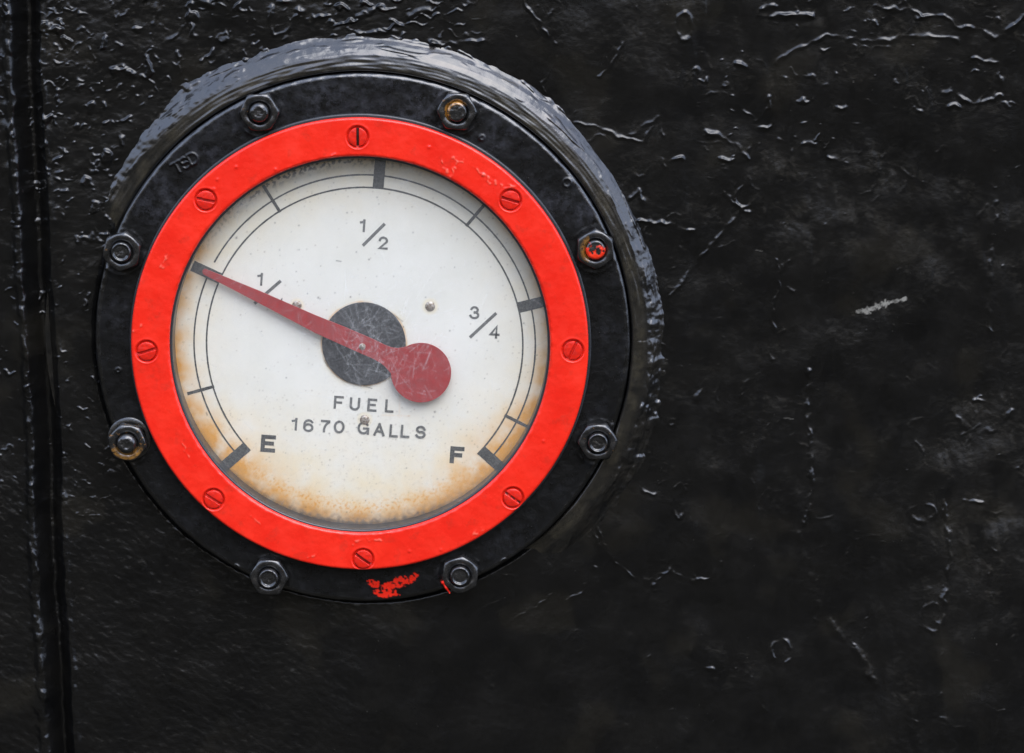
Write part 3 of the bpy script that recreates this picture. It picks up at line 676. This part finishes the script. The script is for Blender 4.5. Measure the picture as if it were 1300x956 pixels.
# nuts and studs
NROT = [3, -4, 30, 2, 22, -2, -12, 18]
SHAPE = ['dome', 'flat', 'flat', 'cup', 'cup', 'cup', 'dome', 'cup']
def hexnut(c, rot, base, hgt, mat, parent):
    bm = bmesh.new(); Ra = 25.8; n = 72
    prof = []
    ring_ = []
    # rings: base hex, top hex (start of chamfer), chamfer circle, hole edge, hole bottom
    def hexr(t): q = (t - math.radians(rot)) % (math.pi / 3) - math.pi / 6; return 22.6 / math.cos(q)
    rings = []
    for (kind, dd) in (('h', 0), ('h', hgt * .5), ('c', 24.6), ('c', 23.2), ('f', 20.6), ('f', 16.2), ('f', 14.2), ('f', 12.6)):
        rg = []
        for i in range(n):
            t = 2 * math.pi * i / n; hr = hexr(t)
            if kind == 'h': rr, d = hr, base + dd
            elif kind == 'c':
                rr = min(hr, dd); over = max(0, hr - dd)
                rr = hr - over * .999 if hr > dd else hr
                d = base + hgt - (1.9 if dd > 24 else .9)
                if dd > 24: rr = hr; d = base + hgt - 1.0 - (hr - 22.0) * .45
                else: rr = min(hr, 22.4); d = base + hgt - .5
            else:
                rr = dd; d = base + hgt + {20.6: 0, 16.2: 0, 14.2: -1.6, 12.6: -4}[dd]
            wb = (.35 * math.sin(t * 3 + rot) + .25 * math.sin(t * 7 + rot * 2)) * (0 if dd == 0 else 1)
            d += wb; rr *= 1 + .012 * math.sin(t * 5 + rot * 3) + .008 * math.sin(t * 2 + rot)
            rg.append(bm.verts.new(((c[0] + rr * math.cos(t)) * S, -d * S, (c[1] + rr * math.sin(t)) * S)))
        rings.append(rg)
    for a, b in zip(rings[:-1], rings[1:]):
        for i in range(n):
            j = (i + 1) % n; bm.faces.new((a[i], a[j], b[j], b[i]))
    bmesh.ops.recalc_face_normals(bm, faces=list(bm.faces))
    for f_ in bm.faces: f_.smooth = True
    me = bpy.data.meshes.new('nut'); bm.to_mesh(me); bm.free(); me.materials.append(mat)
    o = link(bpy.data.objects.new('nut', me), parent)
    # make sure the outside faces out
    return o
for k, (px, py) in enumerate(BOLTS):
    c = P(px, py, 42)
    base = 22.3
    if k == 6:
        pass
    o = hexnut(c, NROT[k], base, 18.5, NUT_RUST if k == 6 else NUT, gauge)
    if k in (1, 6, 2):
        vv = np.array([v.co for v in o.data.vertices]) / S; dx, dz = vv[:, 0] - c[0], vv[:, 2] - c[1]; rr = np.hypot(dx, dz)
        mk = {6: sst(-3, -9, dz) * .55 * (1 - sst(-3, -8, dz) * 0) * (rr < 21) * (rr > 11), 1: .9 * (rr < 15) * (rr > 12.4) * sst(-6, 3, -dx + dz), 2: .6 * (rr < 17) * (dx < -8)}[k]
        at = o.data.attributes.new('rustm', 'FLOAT', 'POINT'); at.data.foreach_set('value', mk.astype(np.float32))
    mt = STUD_RED if k == 2 else STUD
    if SHAPE[k] == 'dome': pr = [(12.6, 30), (12.4, 45), (11.4, 47.5), (9.6, 49.2), (7, 50.0), (4, 49.4), (.01, 49.6)]
    elif SHAPE[k] == 'flat': pr = [(12.6, 30), (12.5, 43), (11.6, 45.2), (10.2, 46.2), (6, 46.4), (.01, 46.2)]
    else: pr = [(13.0, 30), (12.9, 44), (12.2, 46.5), (10.8, 47.6), (9.6, 47.0), (8.6, 45.6), (4, 45.4), (.01, 45.4)]
    kk = k
    s = lathe('stud', dense(pr, 1.2), c[0], c[1], mt, o, 64, lambda X_, Z_, R, T, Dd: .5 * fbm(X_ + kk * 31, Z_, 7, 5, 3) * sst(40, 44, Dd), attrs={'redm': (lambda a_, b_, R: sst(.0, .3, sst(4, 9, R) * (.55 - .9 * (b_ - c[1]) / 12) - .25 + .7 * fbm(a_, b_, 6, 3, 3))) if k == 2 else (lambda a_, b_, R: R * 0), 'rustm': (lambda a_, b_, R: sst(8.5, 10.5, R) * sst(-.2, .7, (b_ - a_ - c[1] + c[0]) / 14)) if k in (1,) else (lambda a_, b_, R: R * 0)})
    if k == 2: s['label'] = 'stud end with chipped red paint'
    lathe('washer', [(28.0, 21.5), (28.0, 23.6), (27.2, 24.4), (22, 24.4)], c[0] + 1.0, c[1] + 2.5, NUT, o, 64, lambda X_, Z_, R, T, Dd: .25 * noise(X_, Z_, 9, 6)) if k == 6 else None
    if k == 4:      # smear of red paint on the nut's lower left edge
        a_, b_ = P(561, 737, 36), P(571, 753, 36)
        o['label'] = 'nut with a red paint smear on its edge'
        M4 = M('red_smear'); M4.set(Base_Color=RED, Roughness=.35)
        V, F = [], []
        for i, q in enumerate(np.linspace(0, 1, 12)):
            x, z = a_ + (b_ - a_) * q; r_ = 2.7 * (1 - .6 * q) * (.85 + .3 * random.random())
            for j in range(8):
                t_ = j * math.pi / 4; V.append((x + r_ * math.cos(t_) * .8, 35 + r_ * 3.2 * math.sin(t_), z + r_ * math.cos(t_) * .7))
        for i in range(11):
            for j in range(8): F.append((i * 8 + j, i * 8 + (j + 1) % 8, i * 8 + 8 + (j + 1) % 8, i * 8 + 8 + j))
        F.append(tuple(range(8))); F.append(tuple(range(88, 96))[::-1])
        mesh_obj('paint_smear', V, F, M4.m, o)
